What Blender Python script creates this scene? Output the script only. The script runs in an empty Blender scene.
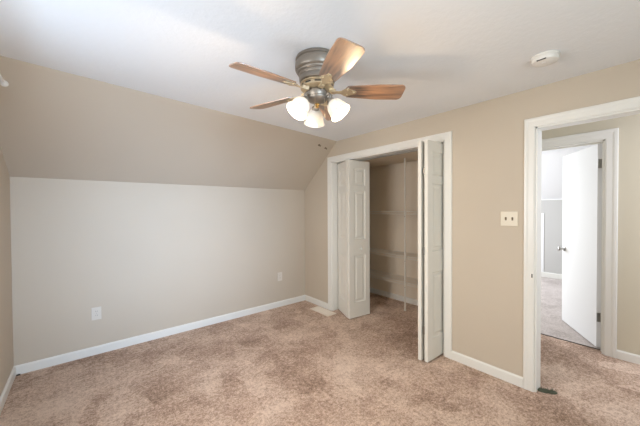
import bpy, bmesh, math, random
from math import sin, cos, pi, radians
from mathutils import Vector, Matrix
random.seed(7)
S = bpy.context.scene
COL = S.collection

# ------------------------------------------------------------------ camera
CAMH = 1.4
yaw, pitch, roll = radians(39.761), radians(-0.8205), radians(-0.3154)
fw = Vector((sin(yaw)*cos(pitch), cos(yaw)*cos(pitch), sin(pitch)))
rt = Vector((cos(yaw), -sin(yaw), 0)); up = rt.cross(fw)
rt2 = rt*cos(roll) + up*sin(roll); up2 = up*cos(roll) - rt*sin(roll)
cam = bpy.data.cameras.new('camera'); cam.sensor_width = 36; cam.lens = 285.65/640*36
cam.clip_start = 0.02; cam.clip_end = 60
camo = bpy.data.objects.new('camera', cam); COL.objects.link(camo)
M3 = Matrix((rt2, up2, -fw)).transposed()
camo.matrix_world = Matrix.Translation((0, 0, CAMH)) @ M3.to_4x4()
S.camera = camo

# ------------------------------------------------------------------ world, daylight, exposure
w = bpy.data.worlds.new('daylight'); S.world = w; w.use_nodes = True
bg = w.node_tree.nodes['Background']; bg.inputs[0].default_value = (0.75, 0.87, 1.0, 1); bg.inputs[1].default_value = 0.5
S.view_settings.view_transform = 'Standard'; S.view_settings.look = 'None'
S.view_settings.gamma = 1; S.view_settings.use_curve_mapping = False
S.view_settings.exposure = 0.11

def area(name, loc, target, sx, sy, power, col):
    l = bpy.data.lights.new(name, 'AREA'); l.shape = 'RECTANGLE'; l.size = sx; l.size_y = sy
    l.energy = power; l.color = col
    o = bpy.data.objects.new(name, l); COL.objects.link(o); o.location = loc
    o.rotation_euler = (Vector(target)-Vector(loc)).to_track_quat('-Z', 'Y').to_euler()
    return o
# daylight standing in the window openings (left wall, wall behind the camera, far room), plus added fills
area('left_window_daylight', (-0.62, 1.45, 1.45), (1.0, 1.7, 1.6), 1.05, 1.1, 25.5, (0.647, 0.796, 1.000))
low = area('left_fill_beam', (-0.615, 1.45, 1.45), (1.0, 1.45, 0.8), 1.0, 1.1, 17.5, (1.000, 0.869, 0.709)); low.data.spread = 2.2  # added warm fill beam, narrowed and aimed low, on top of the window light
area('rear_window_daylight', (0.5, -1.32, 1.5), (0.5, 1.0, 1.5), 1.2, 1.15, 37.5, (0.840, 0.973, 1.000))
shaft = area('rear_fill_beam', (0.5, -1.31, 1.5), (.75, 3.5, 1.0), 1.2, 1.15, 15.6, (0.487, 0.692, 1.000)); shaft.data.spread = 0.8  # added narrow blue beam that makes the bright cool patch on the far wall
area('far_room_window_daylight', (5.4, 3.05, 1.45), (5.5, 0.5, 1.1), 1.7, 1.3, 78, (0.88, 0.93, 0.98))
area('hall_fill', (3.27, -1.0, 1.7), (3.4, 1.0, 1.1), 0.8, 1.2, 21, (0.81, 0.87, 1.0))  # added fill to brighten the hall

# ------------------------------------------------------------------ materials
def mat(name, col, rough=0.6, metal=0.0, spec=0.3):
    m = bpy.data.materials.new(name); m.use_nodes = True
    b = m.node_tree.nodes['Principled BSDF']
    b.inputs['Base Color'].default_value = (*col, 1); b.inputs['Roughness'].default_value = rough
    b.inputs['Metallic'].default_value = metal; b.inputs['Specular IOR Level'].default_value = spec
    return m
def nodes(m): return m.node_tree.nodes, m.node_tree.links, m.node_tree.nodes['Principled BSDF']
def noise_bump(m, scale, dist, strength, detail=4, var=0.0):
    N, L, b = nodes(m)
    tc = N.new('ShaderNodeTexCoord'); n = N.new('ShaderNodeTexNoise')
    n.inputs['Scale'].default_value = scale; n.inputs['Detail'].default_value = detail
    L.new(tc.outputs['Object'], n.inputs['Vector'])
    bp = N.new('ShaderNodeBump'); bp.inputs['Distance'].default_value = dist; bp.inputs['Strength'].default_value = strength
    L.new(n.outputs['Fac'], bp.inputs['Height']); L.new(bp.outputs['Normal'], b.inputs['Normal'])
    if var:
        base = b.inputs['Base Color'].default_value[:]
        n2 = N.new('ShaderNodeTexNoise'); n2.inputs['Scale'].default_value = 1.3; L.new(tc.outputs['Object'], n2.inputs['Vector'])
        r = N.new('ShaderNodeValToRGB')
        r.color_ramp.elements[0].position = .3; r.color_ramp.elements[1].position = .7
        r.color_ramp.elements[0].color = [c*(1-var) for c in base[:3]]+[1]
        r.color_ramp.elements[1].color = [min(1, c*(1+var)) for c in base[:3]]+[1]
        L.new(n2.outputs['Fac'], r.inputs['Fac']); L.new(r.outputs['Color'], b.inputs['Base Color'])
    return m
PAINT = noise_bump(mat('beige_wall_paint', (0.55, 0.478, 0.388), 0.75, spec=.25), 160, 0.002, 0.15, var=.02)
CEIL = noise_bump(mat('white_textured_ceiling', (0.84, 0.86, 0.88), 0.9, spec=.1), 38, 0.010, 0.2, detail=6)
TRIM = noise_bump(mat('white_semi_gloss_trim', (0.77, 0.76, 0.72), 0.35, spec=.5), 30, 0.001, 0.1)
DOORW = noise_bump(mat('white_door_paint', (0.76, 0.74, 0.68), 0.38, spec=.45), 30, 0.001, 0.1)
HALLP = noise_bump(mat('pale_beige_hall_paint', (0.60, 0.55, 0.44), 0.75, spec=.2), 160, 0.002, 0.15)
CLOSETP = noise_bump(mat('beige_closet_paint', (0.76, 0.67, 0.55), 0.8, spec=.2), 120, 0.002, 0.2, var=.05)
ROOMW = noise_bump(mat('white_far_room_paint', (0.84, 0.84, 0.85), 0.8, spec=.2), 120, 0.002, 0.1)
ROOMG = noise_bump(mat('light_grey_far_room_paint', (0.53, 0.52, 0.505), 0.8, spec=.2), 120, 0.002, 0.1)
PLATE = mat('cream_plastic', (0.66, 0.59, 0.46), 0.35, spec=.5)
WPLATE = mat('white_plastic', (0.80, 0.78, 0.74), 0.35, spec=.5)
OUTM = mat('aged_white_plastic', (0.66, 0.61, 0.54), 0.4, spec=.4)
VENTM = mat('cream_painted_metal', (0.80, 0.71, 0.61), 0.45, spec=.4)
DARK = mat('dark_slot', (0.05, 0.045, 0.04), 0.6)
WIRE = mat('white_coated_wire', (0.72, 0.69, 0.62), 0.4, spec=.5)
NICKEL = mat('satin_nickel', (0.45, 0.44, 0.42), 0.32, 1.0)
PEWTER = noise_bump(mat('antique_pewter', (0.27, 0.235, 0.195), 0.45, 0.75), 25, 0.002, 0.3, var=.12)
BRASS = mat('antique_brass', (0.62, 0.50, 0.33), 0.36, 0.7)
GOLD = mat('polished_brass', (0.85, 0.58, 0.22), 0.22, 1.0)
TOGGLE = mat('brown_toggle', (0.22, 0.17, 0.12), 0.5)
SCRAPM = noise_bump(mat('dark_green_carpet_scrap', (0.13, 0.14, 0.10), 1.0, spec=.05), 300, 0.01, 1.0, var=.5)
SEAMM = mat('dark_carpet_seam', (0.09, 0.075, 0.065), 0.95, spec=.05)

def carpet(name, dark, mid, light, sc=1.0):
    m = mat(name, mid, 1.0, spec=.03); N, L, b = nodes(m)
    b.inputs['Sheen Weight'].default_value = .15
    tc = N.new('ShaderNodeTexCoord')
    def nz(scale, detail, rough=.5, rot=0, sx=1, sy=1, dist=0):
        mp = N.new('ShaderNodeMapping'); mp.inputs['Rotation'].default_value = (0, 0, rot); mp.inputs['Scale'].default_value = (sx, sy, 1)
        L.new(tc.outputs['Object'], mp.inputs['Vector'])
        n = N.new('ShaderNodeTexNoise'); n.inputs['Scale'].default_value = scale; n.inputs['Detail'].default_value = detail
        n.inputs['Roughness'].default_value = rough; n.inputs['Distortion'].default_value = dist
        L.new(mp.outputs['Vector'], n.inputs['Vector']); return n.outputs['Fac']
    def math_(op, a, bb):
        x = N.new('ShaderNodeMath'); x.operation = op
        for i, v in enumerate((a, bb)):
            if isinstance(v, (int, float)): x.inputs[i].default_value = v
            else: L.new(v, x.inputs[i])
        return x.outputs[0]
    big = nz(1.3*sc, 4, .55, radians(20), 1, 1.1, 0)
    tracks = nz(4.6*sc, 4, .6, radians(-50), .8, 1.25, .2)
    med = nz(20, 5, .8)
    fine = nz(110, 2, .9)
    mp = N.new('ShaderNodeMapping'); mp.inputs['Rotation'].default_value = (0, 0, radians(24)); mp.inputs['Scale'].default_value = (1.0, .62, 1)
    L.new(tc.outputs['Object'], mp.inputs['Vector'])
    vo = N.new('ShaderNodeTexVoronoi'); vo.feature = 'SMOOTH_F1'; vo.distance = 'MANHATTAN'; vo.inputs['Scale'].default_value = 4.6; vo.inputs['Smoothness'].default_value = .1
    L.new(mp.outputs['Vector'], vo.inputs['Vector'])
    sepc = N.new('ShaderNodeSeparateColor'); L.new(vo.outputs['Color'], sepc.inputs[0])
    fine2 = nz(42, 2, .8)
    terms = ((big, .75), (tracks, .45), (med, .5), (fine, .9), (fine2, .8), (sepc.outputs[0], .15))
    a = None
    for src_, wt in terms:
        t_ = math_('MULTIPLY', math_('SUBTRACT', src_, .5), wt); a = t_ if a is None else math_('ADD', a, t_)
    a = math_('ADD', math_('MULTIPLY', a, 1.3), .56)
    r = N.new('ShaderNodeValToRGB'); e = r.color_ramp.elements
    e[0].position = .2; e[0].color = (*dark, 1); e[1].position = .85; e[1].color = (*light, 1)
    k = e.new(.5); k.color = (*mid, 1)
    L.new(a, r.inputs['Fac']); L.new(r.outputs['Color'], b.inputs['Base Color'])
    bp = N.new('ShaderNodeBump'); bp.inputs['Distance'].default_value = .012; bp.inputs['Strength'].default_value = .8
    L.new(math_('ADD', nz(130, 4, .8), math_('MULTIPLY', med, .6)), bp.inputs['Height']); L.new(bp.outputs['Normal'], b.inputs['Normal'])
    return m
CARPET = carpet('dusty_rose_tan_carpet', (0.24, 0.15, 0.10), (0.52, 0.355, 0.265), (0.80, 0.63, 0.51))
CARPETG = carpet('grey_mauve_carpet', (0.40, 0.34, 0.315), (0.56, 0.49, 0.46), (0.70, 0.63, 0.60), 1.3)

def wood():
    m = mat('oak_blade_veneer', (0.4, 0.2, 0.09), 0.38, spec=.5); N, L, b = nodes(m)
    b.inputs['Coat Weight'].default_value = 1; b.inputs['Coat Roughness'].default_value = .38; b.inputs['Coat IOR'].default_value = 2.2
    tc = N.new('ShaderNodeTexCoord'); mp = N.new('ShaderNodeMapping'); mp.inputs['Scale'].default_value = (1.6, 16, 1)
    L.new(tc.outputs['Object'], mp.inputs['Vector'])
    n = N.new('ShaderNodeTexNoise'); n.inputs['Scale'].default_value = 2.6; n.inputs['Detail'].default_value = 5; n.inputs['Distortion'].default_value = .6
    L.new(mp.outputs['Vector'], n.inputs['Vector'])
    r = N.new('ShaderNodeValToRGB'); e = r.color_ramp.elements
    e[0].position = .36; e[0].color = (0.07, 0.035, 0.02, 1); e[1].position = .7; e[1].color = (0.42, 0.22, 0.11, 1)
    k = e.new(.47); k.color = (0.25, 0.13, 0.07, 1)
    L.new(n.outputs['Fac'], r.inputs['Fac']); L.new(r.outputs['Color'], b.inputs['Base Color'])
    return m
WOOD = wood()
def glass_shade():
    m = bpy.data.materials.new('frosted_white_glass'); m.use_nodes = True
    N, L = m.node_tree.nodes, m.node_tree.links; N.clear()
    out = N.new('ShaderNodeOutputMaterial'); d = N.new('ShaderNodeBsdfPrincipled'); t = N.new('ShaderNodeBsdfTranslucent')
    d.inputs['Base Color'].default_value = (.80, .79, .76, 1); d.inputs['Roughness'].default_value = .25
    d.inputs['Emission Color'].default_value = (1, .93, .84, 1); d.inputs['Emission Strength'].default_value = .30
    t.inputs['Color'].default_value = (.30, .30, .29, 1)
    mx = N.new('ShaderNodeMixShader'); mx.inputs[0].default_value = .5
    L.new(d.outputs[0], mx.inputs[1]); L.new(t.outputs[0], mx.inputs[2]); L.new(mx.outputs[0], out.inputs[0])
    return m
SHADE = glass_shade()
BULB = mat('lit_bulb', (1, 1, 1)); _b = BULB.node_tree.nodes['Principled BSDF']
_b.inputs['Emission Color'].default_value = (1, .9, .76, 1); _b.inputs['Emission Strength'].default_value = 3
PANE = bpy.data.materials.new('window_glass'); PANE.use_nodes = True
_n, _l = PANE.node_tree.nodes, PANE.node_tree.links; _n.clear()
_o = _n.new('ShaderNodeOutputMaterial'); _t = _n.new('ShaderNodeBsdfTransparent'); _g = _n.new('ShaderNodeBsdfGlossy'); _g.inputs['Roughness'].default_value = .02
_m = _n.new('ShaderNodeMixShader'); _m.inputs[0].default_value = .05
_l.new(_t.outputs[0], _m.inputs[1]); _l.new(_g.outputs[0], _m.inputs[2]); _l.new(_m.outputs[0], _o.inputs[0])

# ------------------------------------------------------------------ helpers
def obj(name, bm, m, parent=None, smooth=False, bevel=0):
    if bevel:
        bmesh.ops.bevel(bm, geom=[e for e in bm.edges], offset=bevel, segments=2, affect='EDGES', profile=.5)
    bmesh.ops.recalc_face_normals(bm, faces=bm.faces)
    me = bpy.data.meshes.new(name); bm.to_mesh(me); bm.free(); me.materials.append(m)
    if smooth:
        for p in me.polygons: p.use_smooth = True
        me.set_sharp_from_angle(angle=radians(40))
    o = bpy.data.objects.new(name, me); COL.objects.link(o)
    if parent: o.parent = parent
    return o
def tag(o, label, cat, group=None, kind=None):
    o['label'] = label; o['category'] = cat
    if group: o['group'] = group
    if kind: o['kind'] = kind
    return o
def empty(name, loc=(0, 0, 0), rz=0):
    o = bpy.data.objects.new(name, None); COL.objects.link(o); o.location = loc; o.rotation_euler = (0, 0, rz)
    o.empty_display_size = .05; return o
def struct(name, bm, m, bevel=0, label=None, cat=None):
    o = obj(name, bm, m, None, bevel=bevel); o['kind'] = 'structure'
    if label: o['label'] = label; o['category'] = cat
    return o
def bx(bm, x0, x1, y0, y1, z0, z1, M=None):
    x0, x1 = sorted((x0, x1)); y0, y1 = sorted((y0, y1)); z0, z1 = sorted((z0, z1))
    v = [bm.verts.new(Vector(p) if M is None else M @ Vector(p)) for p in
         ((x0,y0,z0),(x1,y0,z0),(x1,y1,z0),(x0,y1,z0),(x0,y0,z1),(x1,y0,z1),(x1,y1,z1),(x0,y1,z1))]
    for f in ((0,3,2,1),(4,5,6,7),(0,1,5,4),(1,2,6,5),(2,3,7,6),(3,0,4,7)): bm.faces.new([v[i] for i in f])
def box(*a, **k):
    bm = bmesh.new(); bx(bm, *a, **k); return bm
def tube(bm, p0, p1, r, seg=10, caps=True, r1=None):
    p0, p1 = Vector(p0), Vector(p1); d = (p1-p0).normalized(); q = d.to_track_quat('Z', 'Y')
    r1 = r if r1 is None else r1
    a = [bm.verts.new(p0 + q @ Vector((r*cos(2*pi*i/seg), r*sin(2*pi*i/seg), 0))) for i in range(seg)]
    b = [bm.verts.new(p1 + q @ Vector((r1*cos(2*pi*i/seg), r1*sin(2*pi*i/seg), 0))) for i in range(seg)]
    for i in range(seg): bm.faces.new((a[i], a[(i+1) % seg], b[(i+1) % seg], b[i]))
    if caps: bm.faces.new(a[::-1]); bm.faces.new(b)
def path(bm, pts, r, seg=8):
    pts = [Vector(p) for p in pts]; rings = []
    for i, p in enumerate(pts):
        d = (pts[min(i+1, len(pts)-1)] - pts[max(i-1, 0)]).normalized(); q = d.to_track_quat('Z', 'Y')
        rings.append([bm.verts.new(p + q @ Vector((r*cos(2*pi*k/seg), r*sin(2*pi*k/seg), 0))) for k in range(seg)])
    for a, b in zip(rings, rings[1:]):
        off = min(range(seg), key=lambda o: sum((a[k].co-b[(k+o) % seg].co).length for k in range(seg)))
        for k in range(seg): bm.faces.new((a[k], a[(k+1) % seg], b[(k+1+off) % seg], b[(k+off) % seg]))
    bm.faces.new(rings[0][::-1]); bm.faces.new(rings[-1])
def lathe(bm, prof, M=None, seg=40, flute=None):
    M = M or Matrix.Identity(4); rings = []
    for j, (r, z) in enumerate(prof):
        if r < 1e-5: rings.append([bm.verts.new(M @ Vector((0, 0, z)))]); continue
        ring = []
        for i in range(seg):
            a = 2*pi*i/seg; rr = r*(1+(flute(a, j) if flute else 0)); ring.append(bm.verts.new(M @ Vector((rr*cos(a), rr*sin(a), z))))
        rings.append(ring)
    for a, b in zip(rings, rings[1:]):
        if len(a) == 1 and len(b) == 1: continue
        for i in range(seg):
            j = (i+1) % seg
            if len(a) == 1: bm.faces.new((a[0], b[i], b[j]))
            elif len(b) == 1: bm.faces.new((a[i], b[0], a[j]))
            else: bm.faces.new((a[i], b[i], b[j], a[j]))
def prism(bm, pts, z0, z1, M=None):
    M = M or Matrix.Identity(4)
    a = [bm.verts.new(M @ Vector((x, y, z0))) for x, y in pts]; b = [bm.verts.new(M @ Vector((x, y, z1))) for x, y in pts]
    n = len(pts)
    for i in range(n): bm.faces.new((a[i], a[(i+1) % n], b[(i+1) % n], b[i]))
    bm.faces.new(a[::-1]); bm.faces.new(b)

# ------------------------------------------------------------------ the room
XL, XR, YK, ZK, ZC = -0.4655, 2.623, 3.518, 1.685, 2.301
YRL, YRR = 2.458, 2.793          # ridge, left end and right end
YB = -1.2; HYB = -1.2                        # wall behind the camera
WT = 0.12; XR2 = XR+WT           # thickness of the closet wall
CY0, CY1, CH = 2.905, 1.313, 2.04   # closet opening
EY0, EY1, EH = 0.622, -0.20, 2.01   # entry opening
CXB, CYE, CYS = 3.70, 3.15, 1.08     # closet back, far end, near end
HX = 3.80; HX2 = 3.92            # hall far wall
FY0, FY1, FH = 1.13, 0.352, 2.045  # far doorway
RX = 7.17

bm = box(XL-.14, HX2-.03, HYB-.14, YK+.14, -.1, 0); struct('floor', bm, CARPET)
bm = box(HX2-.03, RX+.3, -1.3, 3.4, -.1, 0); struct('floor', bm, CARPETG)
bm = box(XL-.14, RX+.3, HYB-.14, YK+.14, ZC, ZC+.1); struct('ceiling', bm, CEIL)
# slope: twisted quad between ridge and knee wall, given depth upward
bm = bmesh.new()
x0, x1 = XL, XR
sl = (YRR-YRL)/(XR-XL)
NU = 32
def sp(u, v, off=0):
    yr = YRL+(YRR-YRL)*u; return (x0+(x1-x0)*u, YK+(yr-YK)*v + off*.078*(1-v*.0), ZK+(ZC-ZK)*v + off*.09*(1-v))
lo = [[bm.verts.new(sp(i/NU, j/NU)) for j in range(NU+1)] for i in range(NU+1)]
hi = [[bm.verts.new(sp(i/NU, j/NU, 1)) for j in range(NU+1)] for i in range(NU+1)]
for i in range(NU):
    for j in range(NU):
        bm.faces.new((lo[i][j], lo[i+1][j], lo[i+1][j+1], lo[i][j+1])); bm.faces.new((hi[i][j], hi[i][j+1], hi[i+1][j+1], hi[i+1][j]))
    bm.faces.new((lo[i][0], hi[i][0], hi[i+1][0], lo[i+1][0])); bm.faces.new((lo[i][NU], lo[i+1][NU], hi[i+1][NU], hi[i][NU]))
    bm.faces.new((lo[0][i], lo[0][i+1], hi[0][i+1], hi[0][i])); bm.faces.new((lo[NU][i], hi[NU][i], hi[NU][i+1], lo[NU][i+1]))
struct('ceiling', bm, PAINT)
struct('wall_far', box(XL, XR, YK, YK+.12, 0, ZK+.02), PAINT)
# left wall with window opening
WY0, WY1, WZ0, WZ1 = 0.95, 1.95, 0.9, 2.0
bm = bmesh.new()
bx(bm, XL-.12, XL, YB, WY0, 0, ZC); bx(bm, XL-.12, XL, WY1, YK+.12, 0, ZC)
bx(bm, XL-.12, XL, WY0, WY1, 0, WZ0); bx(bm, XL-.12, XL, WY0, WY1, WZ1, ZC)
struct('wall_left', bm, PAINT)
# rear wall with window
bm = bmesh.new()
bx(bm, XL-.12, -.13, YB-.12, YB, 0, ZC); bx(bm, 1.13, XR, YB-.12, YB, 0, ZC)
bx(bm, -.13, 1.13, YB-.12, YB, 0, .9); bx(bm, -.13, 1.13, YB-.12, YB, 2.1, ZC)
struct('wall_rear', bm, PAINT)
# closet wall with closet opening and entry opening
bm = bmesh.new()
bx(bm, XR, XR2, CY0, YK+.12, 0, ZC); bx(bm, XR, XR2, CY1, CY0, CH, ZC)
bx(bm, XR, XR2, EY0, CY1, 0, ZC); bx(bm, XR, XR2, EY1, EY0, EH, ZC); bx(bm, XR, XR2, HYB, EY1, 0, ZC)
struct('wall_right', bm, PAINT)
# closet shell
bm = bmesh.new()
bx(bm, CXB, CXB+.1, CYS-.1, CYE+.1, 0, ZC); bx(bm, XR2, CXB, CYE, CYE+.1, 0, ZC); bx(bm, XR2, CXB, CYS-.1, CYS, 0, ZC)
struct('wall_closet', bm, CLOSETP)
struct('ceiling', box(XR2, CXB, CYS, CYE, 2.085, 2.15), CLOSETP)
# hall wall with doorway
bm = bmesh.new()
bx(bm, HX, HX2, HYB-.1, FY1, 0, ZC); bx(bm, HX, HX2, FY1, FY0, FH, ZC); bx(bm, HX, HX2, FY0, 3.3, 0, ZC)
struct('wall_hall', bm, HALLP)
struct('wall_hall_end', box(XR2, HX, CYS-.22, CYS-.1, 0, ZC), HALLP)
struct('wall_hall_rear', box(XR2, HX, HYB-.12, HYB, 0, ZC), HALLP)
# far room: grey knee wall, white slope above, side walls
struct('wall_far_room', box(RX, RX+.12, -1.3, 3.4, 0, 1.575), ROOMG)
bm = bmesh.new(); prism(bm, [(RX, 1.575), (RX+.12, 1.575), (RX+.12, ZC), (RX-1.3, ZC)], -1.3, 3.4, Matrix(((1,0,0,0),(0,0,1,0),(0,1,0,0),(0,0,0,1))))
struct('ceiling', bm, ROOMW)
struct('ceiling', box(HX2, RX-1.2, -1.3, 3.15, ZC-.008, ZC), ROOMW)
bm = bmesh.new()
bx(bm, HX2, RX, -1.4, -1.3, 0, ZC)
bx(bm, HX2, 4.5, 3.15, 3.27, 0, ZC); bx(bm, 6.3, RX, 3.15, 3.27, 0, ZC); bx(bm, 4.5, 6.3, 3.15, 3.27, 0, .8); bx(bm, 4.5, 6.3, 3.15, 3.27, 2.1, ZC)
struct('wall_far_room_side', bm, ROOMW)

# baseboards: profile with small eased top
def baseboard(name, segs, h=.08, t=.014, m=TRIM):
    bm = bmesh.new()
    for (ax, ay), (bx_, by) in segs:   # run from a to b; board lies on the left of travel
        A, B = Vector((ax, ay, 0)), Vector((bx_, by, 0)); d = (B-A).normalized(); nrm = Vector((-d.y, d.x, 0))
        prof = [(0, 0), (t, 0), (t, h-.012), (t*.5, h-.002), (t*.35, h), (0, h)]
        va = [bm.verts.new(A+nrm*p+Vector((0, 0, q))) for p, q in prof]; vb = [bm.verts.new(B+nrm*p+Vector((0, 0, q))) for p, q in prof]
        k = len(prof)
        for i in range(k): bm.faces.new((va[i], va[(i+1) % k], vb[(i+1) % k], vb[i]))
        bm.faces.new(va[::-1]); bm.faces.new(vb)
    return struct(name, bm, m)
baseboard('baseboard_far', [((XR, YK), (XL, YK))])
baseboard('baseboard_left', [((XL, YK), (XL, YB))])
baseboard('baseboard_right', [((XR, CY0+.066), (XR, YK)), ((XR, EY0+.065), (XR, CY1-.062)), ((XR, YB), (XR, EY1-.065))])
baseboard('baseboard_rear', [((XL, YB), (XR, YB))])
baseboard('baseboard_closet', [((CXB, CYS), (CXB, CYE)), ((CXB, CYE), (XR2, CYE)), ((XR2, CYS), (CXB, CYS))])
baseboard('baseboard_hall', [((HX, HYB), (HX, FY1-.085))])
baseboard('baseboard_far_room', [((RX, -1.3), (RX, 3.15))], h=.10)

# door and closet casings: flat moulding with a rounded outer bead and the jamb lining
def casing(name, xf, sgn, y0, y1, zh, wdt, depth, jd0, jd1, rev=.004, m=TRIM, label=None, floor=0, foot=True):
    """xf: wall face x, sgn: side the casing stands out to; opening y1..y0 (y0 > y1)."""
    bm = bmesh.new()
    path_ = [(y0, 0), (y0, zh), (y1, zh), (y1, 0)]
    prof = [(-.004, 0), (-.004, depth*.55), (wdt*.10, depth*.75), (wdt*.55, depth*.8), (wdt*.72, depth), (wdt*.95, depth), (wdt, depth*.6), (wdt, 0)]
    dirs = [(1, 0), (1, 1), (-1, 1), (-1, 0)]
    rings = []
    for (y, z), (dy, dz) in zip(path_, dirs):
        rings.append([bm.verts.new((xf+sgn*q, y+dy*p, z+dz*p)) for p, q in prof])
    k = len(prof)
    for a, b in zip(rings, rings[1:]):
        for i in range(k): bm.faces.new((a[i], a[(i+1) % k], b[(i+1) % k], b[i]))
    bm.faces.new(rings[0]); bm.faces.new(rings[-1][::-1])
    t = .016
    bx(bm, jd0, jd1, y0-t, y0, 0, zh); bx(bm, jd0, jd1, y1, y1+t, 0, zh); bx(bm, jd0, jd1, y1, y0, zh-t, zh)
    return struct(name, bm, m)
casing('trim_1', XR, -1, CY0, CY1, CH, .068, .016, XR+.001, XR2)
casing('trim_2', XR, -1, EY0, EY1, EH, .065, .016, XR+.001, XR2)
c3 = casing('trim_3', HX, -1, FY0, FY1, FH, .085, .018, HX+.001, HX2)
# door stops inside the far doorway
bm = bmesh.new()
bx(bm, HX+.055, HX+.078, FY1+.016, FY1+.028, 0, FH-.016); bx(bm, HX+.055, HX+.078, FY0-.028, FY0-.016, 0, FH-.016); bx(bm, HX+.055, HX+.078, FY1+.028, FY0-.028, FH-.028, FH-.016)
struct('trim_4', bm, TRIM)
# bifold track in the closet head
struct('trim_5', box(XR+.09, XR+.112, CY1+.016, CY0-.016, CH-.034, CH-.016), NICKEL)

# windows (left wall, behind the camera, far room)
def window(name, axis, pos, a0, a1, z0, z1, inward):
    root = bmesh.new()
    def b_(p0, p1, u0, u1, w0, w1):
        if axis == 'x': bx(root, p0, p1, u0, u1, w0, w1)
        else: bx(root, u0, u1, p0, p1, w0, w1)
    s = inward
    o_, i_ = pos-s*.08, pos-s*.04
    for u0, u1, w0, w1 in ((a0, a0+.04, z0, z1), (a1-.04, a1, z0, z1), (a0+.04, a1-.04, z0, z0+.045), (a0+.04, a1-.04, z1-.04, z1), (a0+.04, a1-.04, (z0+z1)/2-.02, (z0+z1)/2+.02)):
        b_(o_, i_, u0, u1, w0, w1)
    o = struct(name, root, TRIM); 
    r = bmesh.new()
    for u0, u1, w0, w1 in ((a0-.065, a0, z0-.065, z1+.065), (a1, a1+.065, z0-.065, z1+.065), (a0, a1, z1, z1+.065), (a0, a1, z0-.065, z0)):
        if axis == 'x': bx(r, pos, pos+s*.014, u0, u1, w0, w1)
        else: bx(r, u0, u1, pos, pos+s*.014, w0, w1)
    obj('casing', r, TRIM, o)
    g = bmesh.new()
    if axis == 'x': bx(g, pos-s*.062, pos-s*.058, a0+.035, a1-.035, z0+.04, z1-.035)
    else: bx(g, a0+.035, a1-.035, pos-s*.062, pos-s*.058, z0+.04, z1-.035)
    obj('pane', g, PANE, o)
window('window_1', 'x', XL, WY0, WY1, WZ0, WZ1, 1)
window('window_2', 'y', YB, -.13, 1.13, .9, 2.1, 1)
window('window_3', 'y', 3.15, 4.5, 6.3, .8, 2.1, -1)

# ------------------------------------------------------------------ doors
def panel_leaf(W, H, T, panels, mx):
    """a moulded slab: width along +x, front faces at y=+T/2 and y=-T/2, raised panels both sides."""
    bm = bmesh.new()
    xs = [0, mx, W-mx, W]; zs = [0]
    for a, b in panels: zs += [a, b]
    zs.append(H)
    for s in (1, -1):
        y = s*T/2; g = {}
        for i, x in enumerate(xs):
            for j, z in enumerate(zs): g[i, j] = bm.verts.new((x, y, z))
        for i in range(3):
            for j in range(len(zs)-1):
                q = [g[i, j], g[i+1, j], g[i+1, j+1], g[i, j+1]]
                if i == 1 and j % 2 == 1:
                    x0, x1, z0, z1 = xs[1], xs[2], zs[j], zs[j+1]; prev = q
                    for ins, dep in ((.007, .007), (.016, .009), (.030, .009), (.048, .002)):
                        c = [bm.verts.new((x, y-s*dep, z)) for x, z in ((x0+ins, z0+ins), (x1-ins, z0+ins), (x1-ins, z1-ins), (x0+ins, z1-ins))]
                        for k in range(4): bm.faces.new((prev[k], prev[(k+1) % 4], c[(k+1) % 4], c[k]))
                        prev = c
                    bm.faces.new(prev)
                else: bm.faces.new(q)
    bx(bm, 0, W, -T/2, T/2, 0, H)
    # drop the two big box faces so that only the moulded ones remain
    dead = [f for f in bm.faces if f.calc_area() > W*H*.98]
    bmesh.ops.delete(bm, geom=dead, context='FACES_ONLY')
    bmesh.ops.remove_doubles(bm, verts=bm.verts, dist=1e-5)
    return bm
PAN = [(.19, .80), (.99, 1.61), (1.68, 1.90)]
LH = 1.995
def bifold(name, A, B, B2, C, label, knob_leaf, knob_side, hinge_side):
    """A pivot, B fold, C free end; leaves stand on 20 mm of air."""
    root = empty(name, (B[0], B[1], .015)); tag(root, label, 'bifold closet door', 'white bifold closet doors', 'structure')
    T = .032
    for k, (P, Q) in enumerate(((A, B), (B2, C))):
        d = Vector((Q[0]-P[0], Q[1]-P[1], 0)); W = d.length
        leaf = obj('leaf', panel_leaf(W-.004, LH, T, PAN, .075), DOORW, root)
        leaf.location = (P[0]-B[0], P[1]-B[1], 0); leaf.rotation_euler = (0, 0, math.atan2(d.y, d.x))
        if k == knob_leaf:
            kb = bmesh.new(); M = Matrix.Translation((W*.55 if k else W*.5, knob_side*T/2, .87)) @ Matrix.Rotation(-knob_side*pi/2, 4, 'X')
            lathe(kb, [(0.009, -.001), (.009, .006), (.008, .012), (.014, .018), (.017, .024), (.015, .030), (0, .033)], M, 20)
            obj('knob', kb, TRIM, leaf, smooth=True)
        if k == 0:
            for z in (.28, 1.0, 1.72):
                hb = bmesh.new(); tube(hb, (W+.0, hinge_side*(T/2+.001), z-.035), (W, hinge_side*(T/2+.001), z+.035), .005, 8)
                bx(hb, W-.022, W-.004, hinge_side*T/2, hinge_side*(T/2+.002), z-.03, z+.03)
                obj('hinge', hb, NICKEL, leaf)
        if k == 0:
            pb = bmesh.new(); tube(pb, (.03, 0, LH-.001), (.03, 0, LH+.012), .006, 8); tube(pb, (.03, 0, -.014), (.03, 0, .001), .006, 8)
            obj('pivot', pb, NICKEL, leaf)
    return root
bifold('door_1', (2.728, 2.872), (2.582, 2.550), (2.564, 2.524), (2.905, 2.482), 'white bifold door half folded at the left side of the closet, round knob on its inner leaf', 1, -1, 1)
bifold('door_2', (2.728, 1.352), (2.362, 1.358), (2.352, 1.414), (2.712, 1.430), 'white bifold door folded flat at the right side of the closet beside the tan wall', 1, 1, -1)

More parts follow.
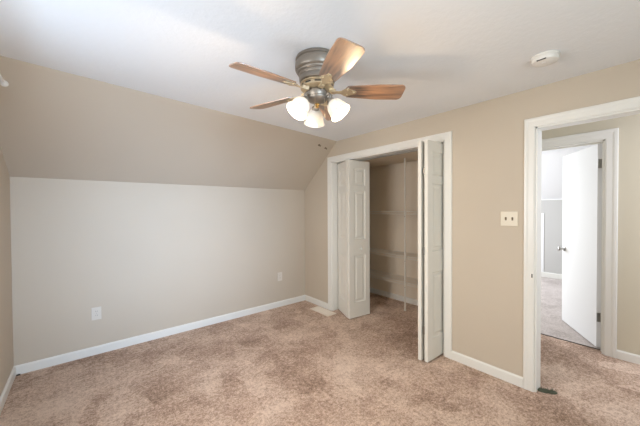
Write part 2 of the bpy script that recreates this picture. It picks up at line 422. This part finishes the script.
# far room door: a flat slab standing open
dr = empty('door_3', (3.925, .385, 0)); tag(dr, 'plain white slab door with satin knob standing open into the far room', 'door', None, 'structure')
ang = math.atan2(.781-.385, 4.593-3.925); DW = .745
slab = obj('slab', box(0.004, DW, 0, .035, .012, 2.025), ROOMW, dr, bevel=.0015); slab.rotation_euler = (0, 0, ang)
for s in (1, -1):
    kb = bmesh.new(); y0 = .035 if s == 1 else 0
    M = Matrix.Translation((DW-.06, y0, .90)) @ Matrix.Rotation(-s*pi/2, 4, 'X')
    lathe(kb, [(.030, -.0005), (.030, .006), (.012, .010), (.011, .032), (.026, .042), (.029, .054), (.024, .064), (0, .067)], M, 24)
    k = obj('knob', kb, NICKEL, dr, smooth=True); k.rotation_euler = (0, 0, ang)
lb = box(DW-.0005, DW+.002, .006, .029, .87, .93); k = obj('latch_plate', lb, NICKEL, dr); k.rotation_euler = (0, 0, ang)
for z in (.31, 1.83):
    hb = bmesh.new(); tube(hb, (0, 0, z-.045), (0, 0, z+.045), .006, 10)
    bx(hb, -.045, -.004, -.0155, -.013, z-.045, z+.045)       # leaf on the jamb
    obj('hinge', hb, NICKEL, dr)
    k = obj('hinge_leaf', box(.0015, .0045, .003, .034, z-.045, z+.045), NICKEL, dr); k.rotation_euler = (0, 0, ang)

# access panel in the far room's knee wall
ap = empty('access_panel', (RX, 1.9, .1)); tag(ap, 'white access panel in the light grey low wall of the far room', 'panel')
obj('panel_door', box(-.010, -.001, -.36, .33, 0.0, 1.19), ROOMW, ap, bevel=.002)
# strip along the top of the grey wall
struct('trim_6', box(RX-.012, RX, -1.3, 3.15, 1.552, 1.575), ROOMW)
# dark carpet joint at the far doorway, and the frayed scrap at the entry jamb
bm = bmesh.new(); pts = []
for i in range(25):
    y = FY1+.018 + (FY0-FY1-.036)*i/24; pts.append((HX2-.03+.004*random.uniform(-1, 1), y))
prism(bm, [(x-.004-.003*random.random(), y) for x, y in pts]+[(x+.006+.004*random.random(), y) for x, y in pts[::-1]], 0, .005)
tag(obj('carpet_seam', bm, SEAMM), 'thin dark carpet seam across the far doorway floor', 'seam')

# ------------------------------------------------------------------ ceiling fan
FX, FY = 1.092, 1.333
fan = empty('ceiling_fan', (FX, FY, ZC)); tag(fan, 'pewter hugger ceiling fan with five brown wood blades and three lit glass shades', 'ceiling fan')
Z = lambda z: z-ZC
bm = bmesh.new()
lathe(bm, [(0, 0), (.118, 0), (.124, -.004), (.128, -.012), (.128, -.020), (.122, -.024), (.122, -.030), (.130, -.036), (.131, -.072), (.126, -.082), (.119, -.086), (.119, -.092), (.116, -.097), (.110, -.102), (.110, -.112), (.106, -.118), (.108, -.124), (.105, -.145), (.095, -.152), (.0, -.152)], seg=64)
obj('motor_housing', bm, PEWTER, fan, smooth=True)
bm = bmesh.new()
lathe(bm, [(.0, -.150), (.096, -.150), (.101, -.155), (.101, -.160), (.093, -.163), (.093, -.176), (.099, -.179), (.099, -.184), (.085, -.190), (0, -.190)], seg=64)
ring = obj('flywheel', bm, BRASS, fan, smooth=True)
for k in range(10):
    a = radians(17+36*k); b2 = bmesh.new()
    bx(b2, .0925, .0945, -.018, .018, -.173, -.166, Matrix.Rotation(a, 4, 'Z')); obj('vent_slot', b2, DARK, ring)
# switch housing and light fitter
bm = bmesh.new()
lathe(bm, [(0, -.188), (.050, -.188), (.052, -.193), (.060, -.200), (.062, -.225), (.058, -.232), (.064, -.238), (.062, -.246), (.048, -.258), (.030, -.266), (.018, -.270), (0, -.271)], seg=48)
obj('light_fitter', bm, PEWTER, fan, smooth=True)
bm = bmesh.new(); lathe(bm, [(0, -.268), (.012, -.269), (.014, -.275), (.010, -.281), (.013, -.286), (.008, -.294), (0, -.297)], seg=24)
obj('finial', bm, GOLD, fan, smooth=True)
# blades
def blade_outline():
    r0, r1 = .165, .524; top = []
    n = 18
    def half(r):
        t = (r-r0)/(r1-r0); w_ = .048+.020*min(1, t/.55)
        if t < .07: w_ *= math.sqrt(max(0, 1-((.07-t)/.07)**2))*.55+.45
        return w_
    pts = [(r0+(r1-.03-r0)*i/n, half(r0+(r1-.03-r0)*i/n)) for i in range(n+1)]
    wt = pts[-1][1]
    for k in range(1, 7):
        a = pi/2*k/6; pts.append((r1-.03+.03*sin(a)*1.0, wt-.03+.03*cos(a)))
    lo = [(x, -y) for x, y in pts[::-1]]
    return pts + lo
PITCH = radians(-14)
for k in range(5):
    a = radians(35+72*k-(3.2 if k == 3 else 0))
    bm = bmesh.new(); prism(bm, blade_outline(), -.003, .003)
    bl = obj('blade', bm, WOOD, fan, bevel=0)
    bl.location = (0, 0, -.196); bl.rotation_euler = (Matrix.Rotation(a, 4, 'Z') @ Matrix.Rotation(PITCH, 4, 'X')).to_euler()
    # blade iron: arm from the flywheel flaring into a three-lobed plate under the blade
    ib = bmesh.new()
    out = [(.070, .016), (.10, .013), (.125, .010), (.145, .014), (.160, .028), (.175, .036), (.190, .034), (.200, .024), (.212, .018), (.228, .014), (.236, .006)]
    prism(ib, out+[(x, -y) for x, y in out[::-1]], -.0075, -.0032)
    prism(ib, [(.070, .016), (.110, .011), (.110, -.011), (.070, -.016)], -.010, .010)
    for sx, sy in ((.182, .022), (.182, -.022), (.220, 0)):
        lathe(ib, [(.006, -.0075), (.005, -.0105), (0, -.0115)], Matrix.Translation((sx, sy, 0)), 10)
    obj('blade_iron', ib, BRASS, bl, smooth=False)
# lamp arms, shades, bulbs
for k, deg in enumerate((58, 178, -62)):
    a = radians(deg); dirh = Vector((cos(a), sin(a), 0))
    tilt = radians(38)
    axis = dirh*sin(tilt)+Vector((0, 0, -cos(tilt)))
    neck = Vector((0, 0, -.256)) + dirh*.078
    q = axis.to_track_quat('Z', 'X').to_matrix().to_4x4(); Mx = Matrix.Translation(neck) @ q
    bm = bmesh.new(); path(bm, [Vector((0, 0, -.228))+dirh*.045, Vector((0, 0, -.222))+dirh*.075, Vector((0, 0, -.236))+dirh*.088, neck-axis*.004, neck+axis*.012], .010, 12)
    lathe(bm, [(0, .004), (.019, .004), (.023, .010), (.024, .024), (.020, .028), (0, .028)], Mx, 24)
    obj('lamp_arm', bm, PEWTER, fan, smooth=True)
    bm = bmesh.new(); NS = 96
    pr = [(.019, .020), (.027, .024), (.039, .034), (.048, .052), (.053, .070), (.055, .088), (.059, .102), (.066, .114)]
    outer = pr; innr = [(r-.003, z) for r, z in pr[::-1]]
    fl = lambda aa, j: .022*cos(aa*24)*(min(1, j/3) if j < 8 else min(1, (15-j)/3))
    lathe(bm, outer+innr, Mx, NS, fl)
    sh = obj('lamp_shade', bm, SHADE, fan, smooth=True)
    bb = bmesh.new(); lathe(bb, [(.012, .026), (.013, .040), (.020, .054), (.023, .066), (.019, .078), (.010, .085), (0, .087)], Mx, 20)
    obj('bulb', bb, BULB, sh, smooth=True)
    pl = bpy.data.lights.new('bulb_light', 'POINT'); pl.energy = 6.5; pl.color = (1, .72, .45); pl.shadow_soft_size = .03
    po = bpy.data.objects.new('bulb_light', pl); COL.objects.link(po); po.parent = fan; po.location = Mx @ Vector((0, 0, .118))
# pull chains
for (dx, dy, L_) in ((.010, -.056, .11), (-.045, -.035, .06)):
    bm = bmesh.new(); n = int(L_/.004)
    for i in range(n):
        bmesh.ops.create_icosphere(bm, subdivisions=1, radius=.0017, matrix=Matrix.Translation((dx, dy, -.236-.004*i)))
    ch = obj('pull_chain', bm, BRASS, fan)
    b2 = bmesh.new(); lathe(b2, [(0, 0), (.003, -.002), (.0045, -.012), (.003, -.022), (0, -.024)], Matrix.Translation((dx, dy, -.236-.004*n+.002)), 12)
    obj('chain_pull', b2, BRASS, ch, smooth=True)

# ------------------------------------------------------------------ small things in the bedroom
sd = empty('smoke_detector', (2.132, .458, ZC)); tag(sd, 'round white smoke detector on the white ceiling near the doorway', 'smoke detector')
sd.rotation_euler = (0, 0, radians(176))
bm = bmesh.new(); lathe(bm, [(0, 0), (.070, 0), (.072, -.006), (.072, -.012), (0, -.012)], seg=48); obj('mounting_plate', bm, WPLATE, sd, smooth=True)
bm = bmesh.new(); lathe(bm, [(0, -.011), (.067, -.011), (.068, -.022), (.063, -.034), (.050, -.040), (.030, -.042), (0, -.042)], seg=48); cv = obj('cover', bm, WPLATE, sd, smooth=True)
bm = box(-.003, .003, -.022, .022, -.004, .004, Matrix.Translation((.0600, 0, -.0355)) @ Matrix.Rotation(radians(-50), 4, 'Y')); obj('sounder_slot', bm, DARK, cv)
bm = bmesh.new(); lathe(bm, [(0, -.041), (.014, -.041), (.014, -.044), (.011, -.045), (0, -.045)], Matrix.Translation((.016, .0, 0)), 20); obj('test_button', bm, WPLATE, cv, smooth=True)

# double toggle switch on the right wall (faces -x)
sw = empty('light_switch', (XR, .787, 1.313)); tag(sw, 'cream double toggle switch plate on the tan wall beside the doorway', 'light switch')
obj('switch_plate', box(-.006, 0, -.060, .060, -.058, .058), PLATE, sw, bevel=.0015)
for y in (-.023, .023):
    obj('toggle_slot', box(-.0068, -.0055, y-.006, y+.006, -.013, .013), TOGGLE, sw)
    bm = box(-.012, 0, -.004, .004, -.004, .004, Matrix.Translation((-.0062, y, 0)) @ Matrix.Rotation(radians(28), 4, 'Y')); obj('toggle', bm, TOGGLE, sw)
    for z in (-.030, .030):
        bm = bmesh.new(); tube(bm, (-.0072, y, z), (-.0055, y, z), .0032, 10); obj('screw', bm, PLATE, sw)

def outlet(x, z, label, wdt=.076, hgt=.122):
    o = empty('wall_outlet', (x, YK, z)); tag(o, label, 'outlet', 'outlets in the low wall')
    obj('cover_plate', box(-wdt/2, wdt/2, -.006, 0, -hgt/2, hgt/2), OUTM, o, bevel=.0015)
    for dz in (-.020, .020):
        bm = bmesh.new(); pts = [(.0165*max(-1, min(1, 1.35*cos(2*pi*i/24))), .0145*sin(2*pi*i/24)) for i in range(24)]
        prism(bm, pts, .0055, .0075, Matrix.Translation((0, 0, dz)) @ Matrix.Rotation(pi/2, 4, 'X')); soc = obj('socket', bm, OUTM, o)
        for dx, hh in ((-.006, .004), (.006, .0035)):
            obj('slot', box(dx-.001, dx+.001, -.0078, -.0072, dz+.001-hh, dz+.003+hh), DARK, soc)
    bm = bmesh.new(); tube(bm, (0, -.0075, 0), (0, -.0055, 0), .003, 10); obj('screw', bm, NICKEL, o)
outlet(.093, .397, 'white outlet plate low on the far wall, the left one near the left corner')
outlet(2.168, .431, 'white outlet plate low on the far wall, the right one near the closet corner')

# floor vent
fv = empty('floor_vent', (2.508, 2.965, 0)); tag(fv, 'cream metal floor vent set in the carpet left of the closet', 'floor vent')
bm = bmesh.new(); W, H = .155, .375
for a in ((-W/2, -W/2+.022, -H/2, H/2), (W/2-.022, W/2, -H/2, H/2), (-W/2+.022, W/2-.022, -H/2, -H/2+.03), (-W/2+.022, W/2-.022, H/2-.03, H/2)): bx(bm, a[0], a[1], a[2], a[3], 0, .009)
obj('frame', bm, VENTM, fv)
n = 22
for i in range(n):
    y = -H/2+.036+(H-.072)*i/(n-1)
    bm = box(-W/2+.022, W/2-.022, -.0045, .0045, -.0008, .0008, Matrix.Translation((0, y, .0055)) @ Matrix.Rotation(radians(35), 4, 'X')); obj('louver', bm, VENTM, fv)
obj('back_plate', box(-W/2+.022, W/2-.022, -H/2+.03, H/2-.03, 0.0, .0012), TOGGLE, fv)

# two small screw hooks in the sloped ceiling
nsl = Vector((0, -(ZC-ZK), -(YK-YRR))).normalized()
def hook(p, label):
    p = Vector(p); o = empty('screw_hook', p); tag(o, label, 'hook', 'hooks in the sloped ceiling'); q = nsl.to_track_quat('Z', 'Y')
    bm = bmesh.new(); lathe(bm, [(0, .0), (.016, .0), (.014, .003), (.004, .005), (.0038, .012), (0, .012)], q.to_matrix().to_4x4(), 16)
    obj('hook_base', bm, TOGGLE, o, smooth=True)
    bm = bmesh.new(); path(bm, [q @ Vector((0.010-.010*cos(t), 0, .012+.010*sin(t)+(0 if t < pi else 0))) for t in [pi*1.45*i/10 for i in range(11)]], .0042, 8)
    obj('hook_wire', bm, TOGGLE, o, smooth=True)
def on_slope(px, py):
    d_ = fw + (px-320)/285.65*rt2 - (py-213)/285.65*up2; o_ = Vector((0, 0, CAMH))
    # patch of the twisted quad: iterate along the ray
    t = 1.0
    for _ in range(4000):
        p = o_+d_*t; u = (p.x-XL)/(XR-XL); yr = YRL+(YRR-YRL)*u; zz = ZK+(YK-p.y)/(YK-yr)*(ZC-ZK)
        if p.z > zz or p.y > YK: break
        t += .001
    return p
hook(on_slope(319, 145), 'small dark hook in the sloped ceiling, the left one of two above the closet corner')
hook(on_slope(325.3, 148), 'small dark hook in the sloped ceiling, the right one nearer the closet')

# crumb of debris in the far left corner
bm = bmesh.new(); bmesh.ops.create_icosphere(bm, subdivisions=2, radius=.013, matrix=Matrix.Translation((-.435, 3.485, .007)) @ Matrix.Diagonal((1, .8, .55, 1)))
for v_ in bm.verts: v_.co += Vector((random.uniform(-.003, .003), random.uniform(-.003, .003), random.uniform(-.001, .003)))
tag(obj('debris_crumb', bm, SEAMM), 'tiny dark crumb on the carpet in the far left corner', 'crumb')

# curtain rod over the left window
cr = empty('curtain_rod', (XL, 2.36, 2.12)); tag(cr, 'end of a white curtain rod with knob finial high on the left wall', 'curtain rod')
RXo = .135
bm = bmesh.new(); tube(bm, (RXo, 0, 0), (RXo, -1.75, 0), .008, 12); obj('rod', bm, TRIM, cr, smooth=True)
for y, s in ((0, 1), (-1.75, -1)):
    bm = bmesh.new(); lathe(bm, [(.008, -.002), (.012, .002), (.009, .010), (.015, .020), (.018, .032), (.014, .044), (0, .050)], Matrix.Translation((RXo, y, 0)) @ Matrix.Rotation(-s*pi/2, 4, 'X'), 20); obj('finial', bm, TRIM, cr, smooth=True)
for y in (-.16, -1.6):
    bm = bmesh.new(); bx(bm, 0, .004, y-.012, y+.012, -.03, .03); tube(bm, (.002, y, -.004), (RXo, y, -.012), .004, 8); lathe(bm, [(.012, -.006), (.012, .006), (.009, .006), (.009, -.006)], Matrix.Translation((RXo, y, 0)) @ Matrix.Rotation(pi/2, 4, 'X'), 16); obj('bracket', bm, TRIM, cr)

# strike plate on the entry jamb edge
st = empty('strike_plate', (XR-.0135, .632, .885)); tag(st, 'small white strike plate on the white doorway casing, left edge', 'strike plate')
obj('plate', box(-.003, .0015, -.010, .010, -.030, .030), WPLATE, st, bevel=.001)
obj('keeper_hole', box(-.0034, -.0025, -.004, .003, -.014, .014), DARK, st)

# frayed dark scrap at the foot of the entry casing
bm = bmesh.new()
out = []
for i in range(36):
    a = 2*pi*i/36; out.append(((.062+random.uniform(-.010, .010))*cos(a), (.022+random.uniform(-.006, .006))*sin(a)))
ra = Matrix.Translation((2.694, .555, 0)) @ Matrix.Rotation(radians(-60), 4, 'Z')
prism(bm, out, 0.0, .010, ra)
for i in range(60):
    a = random.uniform(0, 2*pi); r_ = random.uniform(.3, 1.0); x, y = .062*r_*cos(a), .022*r_*sin(a); d_ = Vector((random.uniform(-.02, .03), random.uniform(-.01, .01), random.uniform(.004, .014)))
    p = ra @ Vector((x, y, .008)); tube(bm, p, p+d_, .002, 5, r1=.0008)
tag(obj('carpet_scrap', bm, SCRAPM), 'frayed dark green carpet scrap at the foot of the doorway casing', 'carpet scrap')

# ------------------------------------------------------------------ closet: wire shelves and support pole
SX0, SX1 = 3.395, CXB-.004
def wire_shelf(z, label, lip=.032):
    o = empty('wire_shelf', (SX0, (CYS+CYE)/2, z)); tag(o, label, 'wire shelf', 'white wire shelves in the closet')
    L_ = (CYE-CYS)/2-.004; dx = SX1-SX0
    bm = bmesh.new(); tube(bm, (0, -L_, 0), (0, L_, 0), .0045, 8); tube(bm, (0, -L_, -lip), (0, L_, -lip), .0045, 8); obj('front_rod', bm, WIRE, o)
    bm = bmesh.new(); tube(bm, (dx-.006, -L_, -.002), (dx-.006, L_, -.002), .0034, 8); obj('back_rod', bm, WIRE, o)
    bm = bmesh.new(); tube(bm, (dx*.5, -L_, -.005), (dx*.5, L_, -.005), .003, 8); obj('middle_rod', bm, WIRE, o)
    bm = bmesh.new(); n = 76
    for i in range(n):
        y = -L_+.01+(2*L_-.02)*i/(n-1); path(bm, [(dx-.006, y, .002), (.003, y, .002), (-.001, y, -.003), (-.001, y, -lip)], .0014, 5)
    obj('cross_wires', bm, WIRE, o)
    for y in (-L_+.3, 0.35, L_-.25):
        bm = bmesh.new(); bx(bm, dx-.012, dx+.003, y-.006, y+.006, -.012, .006); obj('wall_clip', bm, WIRE, o)
    for y in (-L_, L_):
        bm = bmesh.new(); bx(bm, -.01, .02, y-.003*(1 if y < 0 else -1)-.002, y+.003, -.04, .01); obj('end_bracket', bm, WIRE, o)
    return o
wire_shelf(1.355, 'white wire shelf in the closet, the highest of the three')
wire_shelf(.745, 'white wire shelf in the closet, the middle one of the three')
wire_shelf(.385, 'white wire shelf in the closet, the lowest one just above the baseboard')
po_ = empty('shelf_support_pole', (SX0-.014, 2.252, 0)); tag(po_, 'thin white vertical pole at the front of the closet shelves', 'support pole')
bm = bmesh.new(); bx(bm, -.006, .006, -.009, .009, .003, 2.083); obj('pole', bm, WIRE, po_, bevel=.0015)
obj('foot', box(-.011, .011, -.013, .013, 0, .012), WIRE, po_)
for z in (1.345, .735, .375):
    obj('clip', box(-.009, .010, -.012, .012, z-.012, z+.012), WIRE, po_)
    bm = bmesh.new(); tube(bm, (-.0075, 0, z-.055), (-.005, 0, z-.055), .004, 8); obj('peg_hole', bm, DARK, po_)
